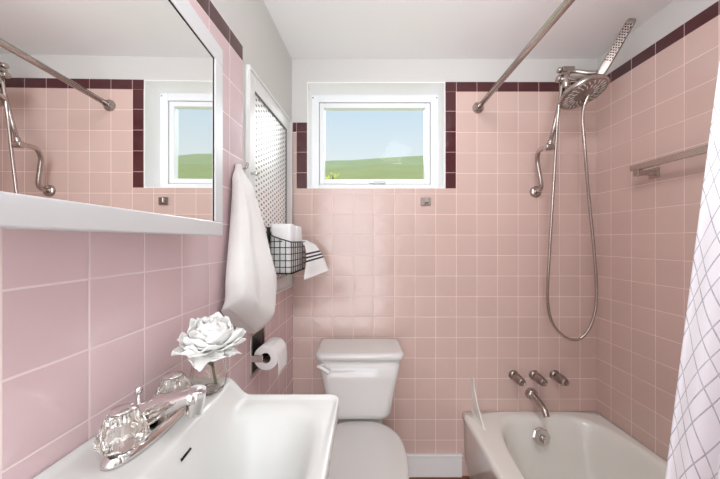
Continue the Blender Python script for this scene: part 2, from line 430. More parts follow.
# window
WB = D + 0.126
win = MB()
fx0, fx1, fz0, fz1 = WX0, WX1, WZ0, WZ1
def frame_boxes(m, x0, x1, z0, z1, w, y0, y1):
    m.box((x0, y0, z0), (x0 + w, y1, z1)); m.box((x1 - w, y0, z0), (x1, y1, z1))
    m.box((x0 + w, y0, z0), (x1 - w, y1, z0 + w)); m.box((x0 + w, y0, z1 - w), (x1 - w, y1, z1))
frame_boxes(win, fx0, fx1, fz0, fz1, 0.046, WB, WB + 0.09)
w1 = struct(win.build('window_1', 'vinyl', bevel=0.003))
lin = MB(); frame_boxes(lin, fx0, fx1, fz0, fz1, 0.004, D + 0.001, WB)
lin.build('reveal', 'reveal', w1)
s = MB(); frame_boxes(s, fx0 + 0.0485, fx1 - 0.0485, fz0 + 0.0485, fz1 - 0.0485, 0.028, WB + 0.006, WB + 0.05)
s.build('sash', 'vinyl', w1, bevel=0.004)
s = MB(); frame_boxes(s, fx0 + 0.044, fx1 - 0.044, fz0 + 0.044, fz1 - 0.044, 0.006, WB + 0.012, WB + 0.05)
s.build('gasket', 'gasket', w1)
MB().box((fx0 + 0.07, WB + 0.026, fz0 + 0.07), (fx1 - 0.07, WB + 0.032, fz1 - 0.07)).build('pane', 'pane', w1)
h = MB(); cx = (377 - 358) * WB / FPX; hz = fz0 + 0.062
h.box((cx - 0.045, WB - 0.012, hz - 0.012), (cx + 0.045, WB + 0.010, hz + 0.004)); h.box((cx - 0.02, WB - 0.028, hz - 0.006), (cx + 0.05, WB - 0.012, hz + 0.008))
h.build('latch', 'vinyl', w1, bevel=0.004)
for sx_ in (fx0 + 0.012, fx1 - 0.012):
    MB().lathe([(0.0035, 0), (0.003, 0.002)], (sx_, WB, fz1 - 0.022), (0, -1, 0), 12).build('screw', 'dark', w1)

# outdoors: a grassy slope
def slope(ya, yb, zb, sx, seed, mname):
    def fn(u, v):
        y = ya + (yb - ya) * v; x = (u - 0.5) * sx * 2
        z = -0.8 + (zb + 0.8) * math.sin(v * PI / 2) * (0.96 + 0.08 * noise.noise(Vector((x * 2.0 / sx, y * 0.1, seed)))) + 0.02 * zb * x / sx * v * 3
        return (x, y, z + 0.02 * zb * noise.noise(Vector((x * 10 / sx, y * 0.6, seed))))
    o = MB().sheet(fn, 90, 40).build('ground_slope', mname); o['kind'] = 'structure'
slope(1.85, 18, 5.5, 20, 3.0, 'hill'); slope(18.5, 40, 12.5, 45, 9.0, 'hill2')

# ------------------------------------------------------------------ bathtub
tub = empty('bathtub', (0.0, 0.0, 0.0)); tag(tub, 'white alcove bathtub against the pink tiled corner', 'bathtub')
TZ = 0.344
def tub_front(y): return 0.520 + 0.027 * y
def tub_mesh():
    m = MB(); n = 144
    x0, x1, y0, y1 = 0.545, XR - 0.002, 0.012, D - 0.002
    cx_, cy_ = 0.925, 0.80
    def outline(a):
        dx, dy = math.cos(a), math.sin(a)
        t = 9
        for k in range(1):
            c = []
            if dx > 0: c.append((x1 - cx_) / dx)
            if dx < 0: c.append((cx_ - x0) / -dx)
            if dy > 0: c.append((y1 - cy_) / dy)
            if dy < 0: c.append((cy_ - y0) / -dy)
            t = min(c)
        return Vector((cx_ + dx * t, cy_ + dy * t, 0))
    angs = []
    corners = sorted(math.atan2(y - cy_, x - cx_) % (2*PI) for x in (x0, x1) for y in (y0, y1))
    for k in range(4):
        a, b = corners[k], corners[(k+1) % 4] + (2*PI if k == 3 else 0)
        # even steps along the straight side
        pa, pb = outline(a), outline(b); nn = n // 4
        for i in range(nn):
            p = pa.lerp(pb, i / nn); angs.append(math.atan2(p.y - cy_, p.x - cx_))
    ox, oy, ax, ay = 0.937, 0.800, 0.300, 0.705
    def inner(a, s_):     # superellipse
        c_, s2 = math.cos(a), math.sin(a); e = 4.2
        r = (abs(c_ / ax) ** e + abs(s2 / ay) ** e) ** (-1 / e)
        return Vector((ox + c_ * r * s_, oy + s2 * r * s_, 0))
    def shear(p):
        f = (x1 - p.x) / (x1 - x0); p.x += f * (-0.030 + 0.030 * p.y / D * 1.2); return p
    rings = []
    def ring(fn, z): rings.append([shear(Vector((fn(a).x, fn(a).y, z if not callable(z) else z(fn(a)))) ) for a in angs])
    def out_in(k):
        def g(a):
            p = outline(a); q = Vector((cx_, cy_, 0)); d_ = (p - q)
            return Vector((min(max(p.x, x0 + k), x1 - k * 0.0), min(max(p.y, y0), y1), 0))
        return g
    ring(out_in(0.035), 0.0); ring(out_in(0.035), 0.05); ring(out_in(0.014), 0.09); ring(out_in(0.010), 0.29)
    ring(out_in(0.0), 0.318); ring(out_in(0.001), 0.330); ring(out_in(0.007), 0.340); ring(out_in(0.018), TZ)
    for t in (0.3, 0.6, 0.85):
        ring(lambda a, t=t: out_in(0.018)(a).lerp(inner(a, 1.03), t), TZ)
    ring(lambda a: inner(a, 1.03), TZ)
    for s_, dz in ((1.01, 0.001), (0.995, 0.005), (0.98, 0.014), (0.965, 0.032), (0.945, 0.075), (0.92, 0.13), (0.89, 0.19), (0.86, 0.24), (0.82, 0.27), (0.76, 0.285), (0.6, 0.291), (0.3, 0.294), (0.02, 0.295)):
        ring(lambda a, s_=s_: inner(a, s_), TZ - dz)
    m.loft(rings)
    return m
tub_mesh().build('shell', 'tub', tub)
# overflow plate on the drain end
pc = Vector((0.897, 1.432, 0.285)); ax_ = Vector((0, -1, 0.25))
m = MB(); m.lathe([(0.044, 0), (0.044, 0.006), (0.037, 0.010), (0.016, 0.011), (0.014, 0.008)], pc, ax_, 8, sm=False)
o = m.build('overflow_plate', 'chrome', tub)
m = MB(); m.lathe([(0.009, 0), (0.009, 0.016), (0.007, 0.02)], pc + ax_ * 0.006, ax_, 16)
m.box((pc.x - 0.004, pc.y - 0.030, pc.z - 0.018), (pc.x + 0.004, pc.y - 0.012, pc.z + 0.006)); m.build('trip_lever', 'chrome', o)

# splash guard on the tub's front rim against the wall
m = MB(); gx = 0.603
pts = [(gx, D - 0.001, TZ), (gx, D - 0.001, TZ + 0.178)]
for i in range(9):
    t = i / 8; pts.append((gx, D - 0.016 - 0.125 * t ** 1.5 - 0.003, TZ + 0.178 - 0.172 * t ** 0.80))
pts.append((gx, D - 0.150, TZ))
m.poly_prism(pts, (0.006, 0, 0)); m.box((gx - 0.004, D - 0.152, TZ), (gx + 0.010, D - 0.001, TZ + 0.005))
m.box((gx - 0.001, D - 0.006, TZ), (gx + 0.010, D - 0.001, TZ + 0.178))
tag(m.build('splash_guard', 'tub', bevel=0.001), 'small white triangular splash guard standing on the tub rim', 'splash guard')

# tub valve handles
for i, lab in enumerate(('left', 'middle', 'right')):
    hx = (513.5 + 20.5 * i - 358) * 0.0053; hz = EYE - (375 - 241) * 0.0053
    t = empty('tub_faucet_handle', (hx, D, hz))
    tag(t, {'left': 'chrome tub handle on the tiles, furthest left of three in a row',
            'middle': 'chrome tub handle in the middle of the row, above the spout',
            'right': 'chrome tub handle on the tiles nearest the room corner'}[lab], 'faucet handle', 'handles on the tiles above the bathtub')
    MB().lathe([(0.026, 0), (0.026, 0.003), (0.021, 0.012), (0.013, 0.016)], (0, 0, 0), (0, -1, 0), 28).build('escutcheon', 'steel', t)
    MB().lathe([(0.012, 0.014), (0.012, 0.03)], (0, 0, 0), (0, -1, 0), 20).build('valve_stem', 'dark', t)
    MB().lathe([(0.018, 0.024), (0.023, 0.030), (0.022, 0.05), (0.019, 0.082), (0.016, 0.088), (0.011, 0.089), (0.010, 0.086)], (0, 0, 0), (0, -1, 0), 36, lobes=6, amp=0.05).build('knob', 'steel', t)

# tub spout
t = empty('tub_spout', (0.915, D, 0.438)); tag(t, 'chrome tub spout curving down from the tiles below three handles', 'spout')
MB().lathe([(0.030, 0), (0.030, 0.004), (0.027, 0.018), (0.020, 0.028)], (0, 0, 0), (0, -1, 0), 32).build('escutcheon', 'nickel', t)
MB().tube([(0, -0.018, 0), (0.0, -0.05, -0.004), (0.0, -0.085, -0.012), (0.0, -0.115, -0.026), (0.0, -0.132, -0.048)], lambda q: 0.019 - 0.005 * q, 16, 6).build('spout', 'nickel', t)

# ------------------------------------------------------------------ curtain rod and curtain
RX, RZ = 0.636, 1.950
t = empty('curtain_rod', (RX, D, RZ)); tag(t, 'straight brushed metal shower curtain rod fixed to the back wall tiles', 'curtain rod')
MB().tube([(0, -0.004, 0), (-0.018, -0.75, 0), (-0.036, -1.545, 0)], 0.0130, 20).build('rod', 'nickel', t)
MB().lathe([(0.030, 0), (0.030, 0.006), (0.024, 0.014), (0.018, 0.018), (0.017, 0.03)], (0, 0, 0), (0, -1, 0), 32).build('flange', 'nickel', t)
MB().lathe([(0.030, 0), (0.030, 0.006), (0.024, 0.014), (0.018, 0.018), (0.017, 0.03)], (-0.036, -D + 0.0005, 0), (0, 1, 0), 32).build('flange', 'nickel', t)

ct = empty('shower_curtain', (0.6, 0.35, 0.2)); tag(ct, 'white shower curtain printed with grey diamond lines, gathered at the right', 'shower curtain')
def cfn(u, v):
    z = 1.920 - 1.74 * v
    xc = 0.618 - 0.133 * sstep(0, 1, min(1, v / 0.85)) ** 0.8
    dE = 0.472 + 0.020 * sstep(0.1, 0.75, v) + 0.004 * math.sin(v * 9)
    y = 0.17 + (dE - 0.17) * u + 0.010 * math.sin(u * 2 * PI * 3.0 + 1.0 + v)
    amp = 0.014 + 0.020 * v
    x = xc + amp * math.sin(u * 2 * PI * 2.55 + 0.35 * math.sin(v * 3.0)) + 0.006 * math.sin(u * 23 + v * 5)
    # the far edge rolls away from the room
    x += 0.030 * sstep(0.90, 1.0, u)
    k = 1 - sstep(0.40, 0.72, z); x = x * (1 - k) + (0.470 + (x - xc) * 0.45) * k      # hangs in front of the tub apron
    return Vector((x, y, z)) - ct.location
MB().sheet(cfn, 110, 60, lambda u, v: (u * 0.78, v * 1.75)).build('cloth', 'curtain', ct, solid=0.0012)
for k in range(8):
    y = 0.19 + k * 0.037
    m = MB(); c = [Vector((RX - 0.030 + 0.019 * math.cos(a), y + 0.003 * math.sin(3*a), RZ - 0.006 + 0.020 * math.sin(a))) - ct.location for a in (2*PI*i/20 for i in range(21))]
    m.tube(c, 0.0013, 6); m.build('curtain_ring', 'nickel', ct)

# ------------------------------------------------------------------ towel bar, right wall
t = empty('towel_bar', (XR, 1.243, 1.535)); tag(t, 'square brushed metal towel bar on the right tiled wall', 'towel bar')
MB().box((-0.082, -0.62, 0.012), (-0.062, 0.028, 0.036)).build('bar', 'nickel', t, bevel=0.0015)
for y in (0.0, -0.585):
    m = MB(); m.box((-0.008, y - 0.021, -0.022), (0, y + 0.021, 0.020)); m.box((-0.066, y - 0.010, -0.010), (-0.008, y + 0.010, 0.010))
    m.box((-0.082, y - 0.012, -0.014), (-0.062, y + 0.012, 0.012))
    m.build('bracket', 'nickel', t, bevel=0.0015)

# small square robe hook under the window
t = empty('robe_hook', (0.358, D, 1.454)); tag(t, 'tiny square chrome hook plate on pink tiles below the window', 'hook')
MB().box((-0.027, -0.006, -0.021), (0.027, 0, 0.021)).build('plate', 'steel', t, bevel=0.002)
m = MB(); m.box((-0.012, -0.022, -0.012), (0.012, -0.006, 0.012)); m.box((-0.012, -0.030, -0.010), (0.012, -0.022, 0.016)); m.build('hook', 'nickel', t, bevel=0.003)

# ------------------------------------------------------------------ shower set
sh = empty('shower_set', (0.94, D, 1.505)); tag(sh, 'brushed metal rain shower with S shaped arm above the tub', 'shower')
off = sh.location
def rel(*ps): return [Vector(p) - off for p in ps]
MB().lathe([(0.030, 0), (0.030, 0.005), (0.026, 0.012), (0.014, 0.016)], (0, 0, 0), (0, -1, 0), 32).build('flange', 'nickel', sh)
J = Vector((0.890, 1.36, 1.683)); TOP = Vector((0.948, 1.335, 1.985))
arm = rel((0.94, D - 0.01, 1.505), (0.936, D - 0.045, 1.508), (0.930, D - 0.065, 1.530), (0.912, D - 0.075, 1.60), (0.898, D - 0.085, 1.65), (0.890, D - 0.11, 1.685), (0.889, D - 0.15, 1.690), tuple(J))
MB().tube(arm, 0.0105, 16, 8).build('shower_arm', 'nickel', sh)
m = MB(); m.lathe([(0.014, -0.018), (0.016, -0.014), (0.016, 0.014), (0.014, 0.018)], J - off, (1, -0.1, 0), 20)
m.lathe([(0.012, 0.0), (0.012, 0.03), (0.009, 0.034)], J - off, TOP - J, 20); m.build('swivel_joint', 'nickel', sh)
MB().tube([J - off, TOP - off], 0.0085, 16).build('extension_tube', 'nickel', sh)
# diverter and wand dock
m = MB(); dv = TOP - off
m.lathe([(0.015, -0.045), (0.018, -0.040), (0.018, 0.012), (0.013, 0.018)], dv, (0, 0.1, 1), 24)
m.tube([dv + Vector((-0.030, 0, 0.0)), dv + Vector((0.09, -0.03, -0.012))], 0.011, 16)
m.lathe([(0.013, 0), (0.015, 0.004), (0.015, 0.012), (0.012, 0.015)], dv + Vector((-0.040, 0, 0.0)), (1, 0, 0), 16)
m.box(tuple(dv + Vector((-0.020, -0.014, 0.030))), tuple(dv + Vector((0.034, 0.016, 0.052))))
m.lathe([(0.010, 0), (0.013, 0.003), (0.013, 0.010), (0.010, 0.013)], dv + Vector((-0.022, 0, 0.041)), (-1, 0, 0), 16)
m.lathe([(0.008, 0.010), (0.008, 0.032)], dv, (0, 0, 1), 16)
m.build('diverter', 'nickel', sh, bevel=0.002)
m = MB(); m.tube([dv + Vector((-0.012, 0, 0.020)), dv + Vector((0.030, -0.01, 0.030)), dv + Vector((0.075, -0.03, 0.012)), dv + Vector((0.12, -0.05, 0.000))], 0.009, 14, 6)
m.box(tuple(dv + Vector((-0.026, -0.012, 0.014))), tuple(dv + Vector((0.012, 0.012, 0.028)))); m.build('holder_arm', 'nickel', sh)
# big round head
HC = Vector((0.995, 1.290, 1.895)); HN = Vector((0.15, -0.30, -0.94)).normalized()
hd = MB().lathe([(0.016, -0.046), (0.020, -0.034), (0.050, -0.026), (0.086, -0.020), (0.093, -0.012), (0.094, 0.0), (0.090, 0.004)], HC - off, HN, 48).build('shower_head', 'nickel', sh)
MB().lathe([(0.087, 0.0035), (0.085, 0.006), (0.030, 0.006), (0.028, 0.0085), (0.002, 0.009)], HC - off, HN, 48).build('spray_face', 'steel', hd)
q = Vector((0, 0, 1)).rotation_difference(HN)
M['nozzle'] = noisy(mat('nozzle_rubber', srgb(222, 216, 210), 0.4), 30, 0.03)
for ring_i, (r0, r1, cnt) in enumerate(((0.038, 0.056, 18), (0.062, 0.080, 24))):
    m = MB()
    for k in range(cnt):
        a = 2 * PI * (k + 0.5 * ring_i) / cnt; a2 = a + 0.12
        p0 = HC - off + q @ Vector((r0 * math.cos(a), r0 * math.sin(a), 0.0065)); p1 = HC - off + q @ Vector((r1 * math.cos(a2), r1 * math.sin(a2), 0.0065))
        m.tube([p0, p1], 0.0020, 6)
    m.build('spray_nozzles', 'nozzle', hd)
# hand wand docked at the head, pointing up
wnd = empty('hand_shower', (1.060, 1.265, 1.975)); tag(wnd, 'flat brushed metal hand shower wand docked behind the round shower head, tilting up', 'hand shower')
W0 = Vector((1.045, 1.268, 1.955)); W1 = Vector((1.118, 1.190, 2.150)); wd = (W1 - W0); wl_ = wd.length; wd.normalize()
side = wd.cross(Vector((-0.45, -0.75, 0.15))).normalized(); nr = side.cross(wd).normalized()
if nr.y > 0: nr = -nr
rot = Matrix((side, nr, wd)).transposed()
rings = []
for tt, hw, th in ((0, 0.010, 0.009), (0.03, 0.012, 0.009), (0.10, 0.016, 0.008), (0.2, 0.0175, 0.007), (0.9, 0.0175, 0.007), (0.97, 0.016, 0.007), (1.0, 0.013, 0.005)):
    rings.append([W0 - wnd.location + rot @ Vector((p.x, p.y, wl_ * tt)) for p in rrect(0, 0, hw, th, 0.0045, 0, 4)])
wb = MB().loft(rings).build('wand', 'steel', wnd)
m = MB()
for i in range(15):
    for j in (-1, 0, 1):
        c = W0 - wnd.location + rot @ Vector((j * 0.0085 + (0.004 if i % 2 else 0) - 0.002, 0.0068, wl_ * (0.30 + 0.043 * i)))
        m.lathe([(0.0034, 0), (0.0028, 0.0012)], c, nr, 8)
m.build('spray_nozzles', 'dark', wb)
# hose
hp = [P(562, 84, 1.335), P(558, 115, 1.34), P(555, 160, 1.36), P(552, 210, 1.39), P(549, 260, 1.42), P(547.5, 300, 1.45), P(553, 324, 1.46), P(567, 338, 1.46), P(581, 338, 1.46), P(592, 322, 1.45), P(596.5, 296, 1.44), P(594, 250, 1.42), P(589, 200, 1.39), P(585, 150, 1.34), P(583, 112, 1.31), Vector((1.03, 1.285, 1.925))]
ho = MB().tube(hp, 0.0068, 12, 10).build('shower_hose', 'nickel')
tag(ho, 'flexible metal shower hose hanging in a long loop before the tiles', 'hose')

# ------------------------------------------------------------------ toilet
to = empty('toilet', (0.008, 1.2, 0)); tag(to, 'off-white two piece toilet with closed lid below the window', 'toilet')
tx = 0.0
def tr(cx, y0, y1, hw, r, z): return rrect(cx, (y0 + y1) / 2 - 1.2, hw, (y1 - y0) / 2, r, z, 8)
TB = D - 0.022
rings = [tr(tx, 1.356, TB, 0.130, 0.05, 0.4175), tr(tx, 1.346, TB, 0.143, 0.05, 0.424), tr(tx, 1.342, TB, 0.150, 0.045, 0.445), tr(tx, 1.342, TB, 0.156, 0.04, 0.49),
         tr(tx, 1.336, TB, 0.176, 0.035, 0.60), tr(tx, 1.331, TB, 0.192, 0.03, 0.700)]
MB().loft(rings).build('tank', 'toilet', to)
rings = [tr(tx, 1.326, TB + 0.002, 0.198, 0.03, 0.700), tr(tx, 1.319, TB + 0.006, 0.204, 0.034, 0.706), tr(tx, 1.318, TB + 0.006, 0.205, 0.034, 0.722), tr(tx, 1.324, TB + 0.005, 0.200, 0.03, 0.731), tr(tx, 1.335, TB, 0.190, 0.025, 0.7345)]
MB().loft(rings).build('tank_lid', 'toilet', to)
m = MB(); m.lathe([(0.014, 0), (0.014, 0.01), (0.01, 0.014)], (-0.172, 0.134, 0.675), (0, -1, 0), 20)
m.tube([(-0.192, 0.117, 0.680), (-0.176, 0.115, 0.676), (-0.155, 0.113, 0.664), (-0.138, 0.113, 0.655)], lambda q_: 0.007 + 0.005 * q_, 12, 5); m.build('flush_lever', 'toilet', to)
def egg(z, hw, y_front, y_back, k=1.0):
    out = []; n = 48; yc = y_back - (y_back - y_front) * 0.42
    for i in range(n):
        a = 2 * PI * i / n; c_, s_ = math.cos(a), math.sin(a)
        if s_ >= 0: e = 3.6; ly = y_back - yc
        else: e = 2.05; ly = yc - y_front
        x = hw * abs(c_) ** (2 / e) * (1 if c_ >= 0 else -1)
        y = yc + ly * abs(s_) ** (2 / e) * (1 if s_ >= 0 else -1)
        # narrower at the hinge
        if s_ > 0: x *= 1 - 0.28 * (s_ ** 1.4)
        out.append(Vector((x, y - 1.2, z)))
    return out
rings = [egg(0.0, 0.115, 0.98, 1.42), egg(0.03, 0.110, 0.985, 1.41), egg(0.12, 0.098, 1.0, 1.40), egg(0.22, 0.115, 0.95, 1.40), egg(0.31, 0.155, 0.88, 1.38), egg(0.36, 0.176, 0.862, 1.37), egg(0.378, 0.180, 0.858, 1.37)]
MB().loft(rings).build('bowl', 'toilet', to)
m = MB(); m.loft([tr(0, 1.375, 1.50, 0.10, 0.03, 0.30), tr(0, 1.375, 1.50, 0.115, 0.03, 0.416)]); m.build('tank_shelf', 'toilet', to)
rings = [egg(0.379, 0.180, 0.856, 1.348), egg(0.381, 0.184, 0.850, 1.353), egg(0.392, 0.185, 0.850, 1.353), egg(0.395, 0.182, 0.853, 1.353)]
MB().loft(rings).build('seat', 'toilet', to)
rings = [egg(0.396, 0.180, 0.856, 1.356), egg(0.398, 0.183, 0.852, 1.358), egg(0.407, 0.183, 0.852, 1.358), egg(0.412, 0.178, 0.858, 1.354), egg(0.4145, 0.165, 0.874, 1.340), egg(0.416, 0.10, 0.95, 1.25), egg(0.4163, 0.02, 1.05, 1.12)]
MB().loft(rings).build('seat_lid', 'toilet', to)

# ------------------------------------------------------------------ sink
sk = empty('sink', (-0.24, 0.47, 0.80)); tag(sk, 'white porcelain wall sink with raised back ledge', 'sink')
SY0, SY1, SXR = 0.262, 0.672, -0.041
bc = Vector((-0.176, 0.455)); ba, bb_ = 0.105, 0.170
LEDGE = 0.927; RIM = 0.889
def sink_z(x, y, edge):
    z = RIM + (LEDGE - RIM) * (1 - sstep(-0.298, -0.246, x)) ** 1.2
    z += 0.005 * (1 - sstep(0.004, 0.020, edge))                      # little raised lip
    r = ((abs(x - bc.x) / ba) ** 3.2 + (abs(y - bc.y) / bb_) ** 3.2) ** (1 / 3.2)
    return z - 0.135 * (1 - sstep(0.42, 1.01, r)) - 0.004 * (1 - sstep(0.97, 1.08, r))
def sink_mesh():
    m = MB(); n = 200; c0 = Vector((-0.19, 0.455))
    def out(a, ins=0.0):
        # rounded rectangle boundary, left side follows the wall
        dx, dy = math.cos(a), math.sin(a); lo, hi = 0.0, 0.6
        def inside(p):
            xl = LX(p.y) + 0.0005; x1 = SXR - 0.03 * (0.668 - p.y) - ins; y0, y1 = SY0 + ins, SY1 - ins; r = 0.022
            if not (xl < p.x < x1 and y0 < p.y < y1): return False
            for cy, s_ in ((y1 - r, 1), (y0 + r, -1)):
                if (p.y - cy) * s_ > 0 and p.x > x1 - r and (p.x - x1 + r) ** 2 + (p.y - cy) ** 2 > r * r: return False
            return True
        for _ in range(26):
            mid = (lo + hi) / 2
            if inside(c0 + Vector((dx, dy)) * mid): lo = mid
            else: hi = mid
        return c0 + Vector((dx, dy)) * lo
    L_ = sk.location
    cor = [math.atan2(y - c0.y, x - c0.x) for x, y in ((LX(SY1), SY1), (LX(SY0), SY0))]
    angs = sorted([2*PI*i/n for i in range(n)] + [c % (2*PI) for c in cor])
    O = [out(a) for a in angs]; I = [out(a, 0.004) for a in angs]
    rings = []
    rings.append([Vector((c0.x + (p.x - c0.x) * 0.35, c0.y + (p.y - c0.y) * 0.35, 0.735)) - L_ for p in O])
    rings.append([Vector((c0.x + (p.x - c0.x) * 0.70, c0.y + (p.y - c0.y) * 0.75, 0.765)) - L_ for p in O])
    rings.append([Vector((c0.x + (p.x - c0.x) * 0.90, c0.y + (p.y - c0.y) * 0.90, 0.835)) - L_ for p in O])
    rings.append([Vector((p.x, p.y, 0.845)) - L_ for p in I])
    def ze(p, e): return sink_z(p.x, p.y, e)
    rings.append([Vector((p.x, p.y, ze(p, 0) - 0.020)) - L_ for p in O])
    rings.append([Vector((p.x, p.y, ze(p, 0) - 0.006)) - L_ for p in O])
    rings.append([Vector((*(p.lerp(c0, 0.008)), ze(p, 0) - 0.0015)) - L_ for p in O])
    K = 46
    for k in range(K + 1):
        t = 0.018 + (0.98) * (k / K)
        rr = []
        for p in O:
            w = p.lerp(c0, min(t, 0.995)); e = (p - w).length
            rr.append(Vector((w.x, w.y, sink_z(w.x, w.y, e))) - L_)
        rings.append(rr)
    m.loft(rings); return m
sink_mesh().build('basin', 'sink', sk)
# overflow slot
def on_sink(x, y, up=0.0): return Vector((x, y, sink_z(x, y, 0.1) + up))
m = MB(); m.tube([on_sink(-0.276, 0.455, 0.0002) - sk.location, on_sink(-0.276, 0.468, 0.0002) - sk.location, on_sink(-0.276, 0.481, 0.0002) - sk.location], 0.0022, 8); m.build('overflow_slot', 'dark', sk)
m = MB(); m.lathe([(0.021, 0), (0.021, 0.003), (0.012, 0.004)], Vector((bc.x, bc.y, sink_z(bc.x, bc.y, 0.1) - 0.001)) - sk.location, (0, 0, 1), 24); m.build('drain', 'chrome', sk)

# faucet on the ledge
fa = empty('sink_faucet', (-0.345, 0.486, LEDGE + 0.0008), -0.05); tag(fa, 'chrome centerset faucet with two clear handles on the sink ledge', 'faucet')
def lens_ring(hl_, hw_, z, k=2.6, n=40):
    out = []
    for i in range(n):
        a = 2 * PI * i / n; c_, s_ = math.cos(a), math.sin(a)
        out.append(Vector((hw_ * abs(c_) ** (2/k) * (1 if c_ >= 0 else -1), hl_ * abs(s_) ** (2/2.0) * (1 if s_ >= 0 else -1), z)))
    return out
MB().loft([lens_ring(0.084, 0.027, 0), lens_ring(0.084, 0.027, 0.004), lens_ring(0.080, 0.024, 0.011), lens_ring(0.072, 0.019, 0.015)]).build('base_plate', 'chrome', fa)
rings = []
for x, z, hw_, hh in ((-0.022, 0.020, 0.014, 0.010), (-0.015, 0.028, 0.019, 0.020), (0.01, 0.038, 0.020, 0.022), (0.045, 0.054, 0.017, 0.014), (0.068, 0.062, 0.015, 0.011), (0.083, 0.061, 0.0145, 0.013)):
    rings.append([Vector((x + (0.1 * (z - 0.05)), p.x, z + p.y)) for p in rrect(0, 0, hw_, hh, min(hw_, hh) * 0.8, 0, 5)])
m = MB().loft(rings)
m.lathe([(0.0125, -0.022), (0.0135, -0.018), (0.0135, 0.016), (0.0125, 0.02)], (0.078, 0, 0.054), (0.15, 0, 1), 24); m.build('spout', 'chrome', fa)
m = MB().tube([(-0.020, 0, 0.012), (-0.021, 0, 0.066)], 0.0025, 8); m.lathe([(0.0045, 0), (0.006, 0.004), (0.005, 0.010), (0.002, 0.012)], (-0.021, 0, 0.063), (0, 0, 1), 14); m.build('lift_rod', 'chrome', fa)
for sgn in (-1, 1):
    y = sgn * 0.055
    MB().lathe([(0.021, 0.008), (0.021, 0.012), (0.014, 0.015), (0.012, 0.018)], (0, y, 0), (0, 0, 1), 24).build('handle_base', 'chrome', fa)
    hb = MB().lathe([(0.018, 0.016), (0.0255, 0.019), (0.0305, 0.025), (0.0305, 0.031), (0.0255, 0.047), (0.0185, 0.064), (0.0165, 0.067)], (0, y, 0), (0, 0, 1), 48, sm=False, lobes=8, amp=0.06).build('handle', 'crystal', fa)
    MB().lathe([(0.0150, 0.0672), (0.0158, 0.0685), (0.0150, 0.0700), (0.003, 0.0708)], (0, y, 0), (0, 0, 1), 24).build('handle_cap', 'chrome', hb)

# ------------------------------------------------------------------ vase and flower
VC = Vector((-0.317, 0.622, LEDGE + 0.001))
va = MB().lathe([(0.024, 0), (0.029, 0.002), (0.034, 0.014), (0.0355, 0.034), (0.032, 0.058), (0.030, 0.074), (0.0315, 0.080), (0.0295, 0.080), (0.028, 0.074), (0.0300, 0.058), (0.0335, 0.034), (0.032, 0.014), (0.027, 0.006), (0.001, 0.005)],
                (0, 0, 0), (0, 0, 1), 48, lobes=12, amp=0.015).build('vase', 'glass', None, loc=VC)
tag(va, 'small round clear glass vase on the sink ledge', 'vase')
fl = empty('peony_flower', VC + Vector((0, 0, 0.008))); tag(fl, 'single large white ruffled flower in the glass vase', 'flower')
FC = Vector((0.005, -0.006, 0.091))
def petal(yaw, tilt, length, width, cup, seed, base=0.006):
    m = MB(); cy, sy = math.cos(yaw), math.sin(yaw)
    def fn(u, v):
        s_ = (u - 0.5) * 2
        w = width * 0.5 * max(0.02, 1 - abs((v - 0.54) / 0.56) ** 2.4) ** 0.5
        L_ = length * v * (1 - 0.24 * s_ * s_ * v)
        ang = tilt + cup * (v - 0.35) ** 1 * 1.2           # elevation bends with length
        r = base + L_ * math.cos(ang); z = L_ * math.sin(ang)
        z += 0.10 * w * abs(s_) ** 2
        ruff = 0.013 * v * v * noise.noise(Vector((s_ * 1.3 + seed * 3.1, v * 2.2, seed))) + 0.0018 * v * math.sin(s_ * 7 + seed * 5)
        z += ruff; r += 0.006 * v * noise.noise(Vector((s_ * 3 + seed, 5.2, seed * 1.7))) - 0.12 * w * s_ * s_
        x = w * s_
        return FC + Vector((r * cy - x * sy, r * sy + x * cy, z))
    m.sheet(fn, 12, 10); return m.build('petal', 'petal', fl, solid=0.0007)
k = 0
for cnt, tilt, ln, wd_, cup in ((7, -0.45, 0.060, 0.058, 0.30), (9, -0.15, 0.068, 0.060, 0.45), (9, 0.10, 0.066, 0.058, 0.5), (9, 0.34, 0.060, 0.056, 0.7), (8, 0.62, 0.055, 0.050, 0.7), (8, 0.92, 0.050, 0.046, 0.7), (6, 1.2, 0.046, 0.040, 0.5)):
    for i in range(cnt):
        k += 1
        petal(2 * PI * (i + 0.37 * k % 1) / cnt + random.uniform(-0.25, 0.25), tilt + random.uniform(-0.22, 0.22), ln * random.uniform(0.78, 1.06), wd_ * random.uniform(1.05, 1.35), cup, k * 0.77)
MB().tube([(0.012, 0.006, 0.0), (0.006, 0.0, 0.05), (0.002, -0.006, 0.100)], 0.0028, 8, 5).build('stem', 'stem', fl)
for sgn, yy in ((1, -0.5), (-1, 0.8)):
    m = MB()
    def lf(u, v, sgn=sgn, yy=yy):
        w = 0.011 * math.sin(PI * min(1, 0.05 + 0.95 * v)); s_ = (u - 0.5) * 2
        b_ = Vector((0.004, -0.002, 0.045)); dr = Vector((math.cos(yy) * sgn, math.sin(yy), 0)); sd = Vector((-dr.y, dr.x, 0))
        return b_ + dr * (0.021 * v) + Vector((0, 0, 0.030 * v - 0.008 * v * v)) + sd * (w * s_ * 0.8)
    m.sheet(lf, 4, 8); m.build('leaf', 'stem', fl, solid=0.0006)

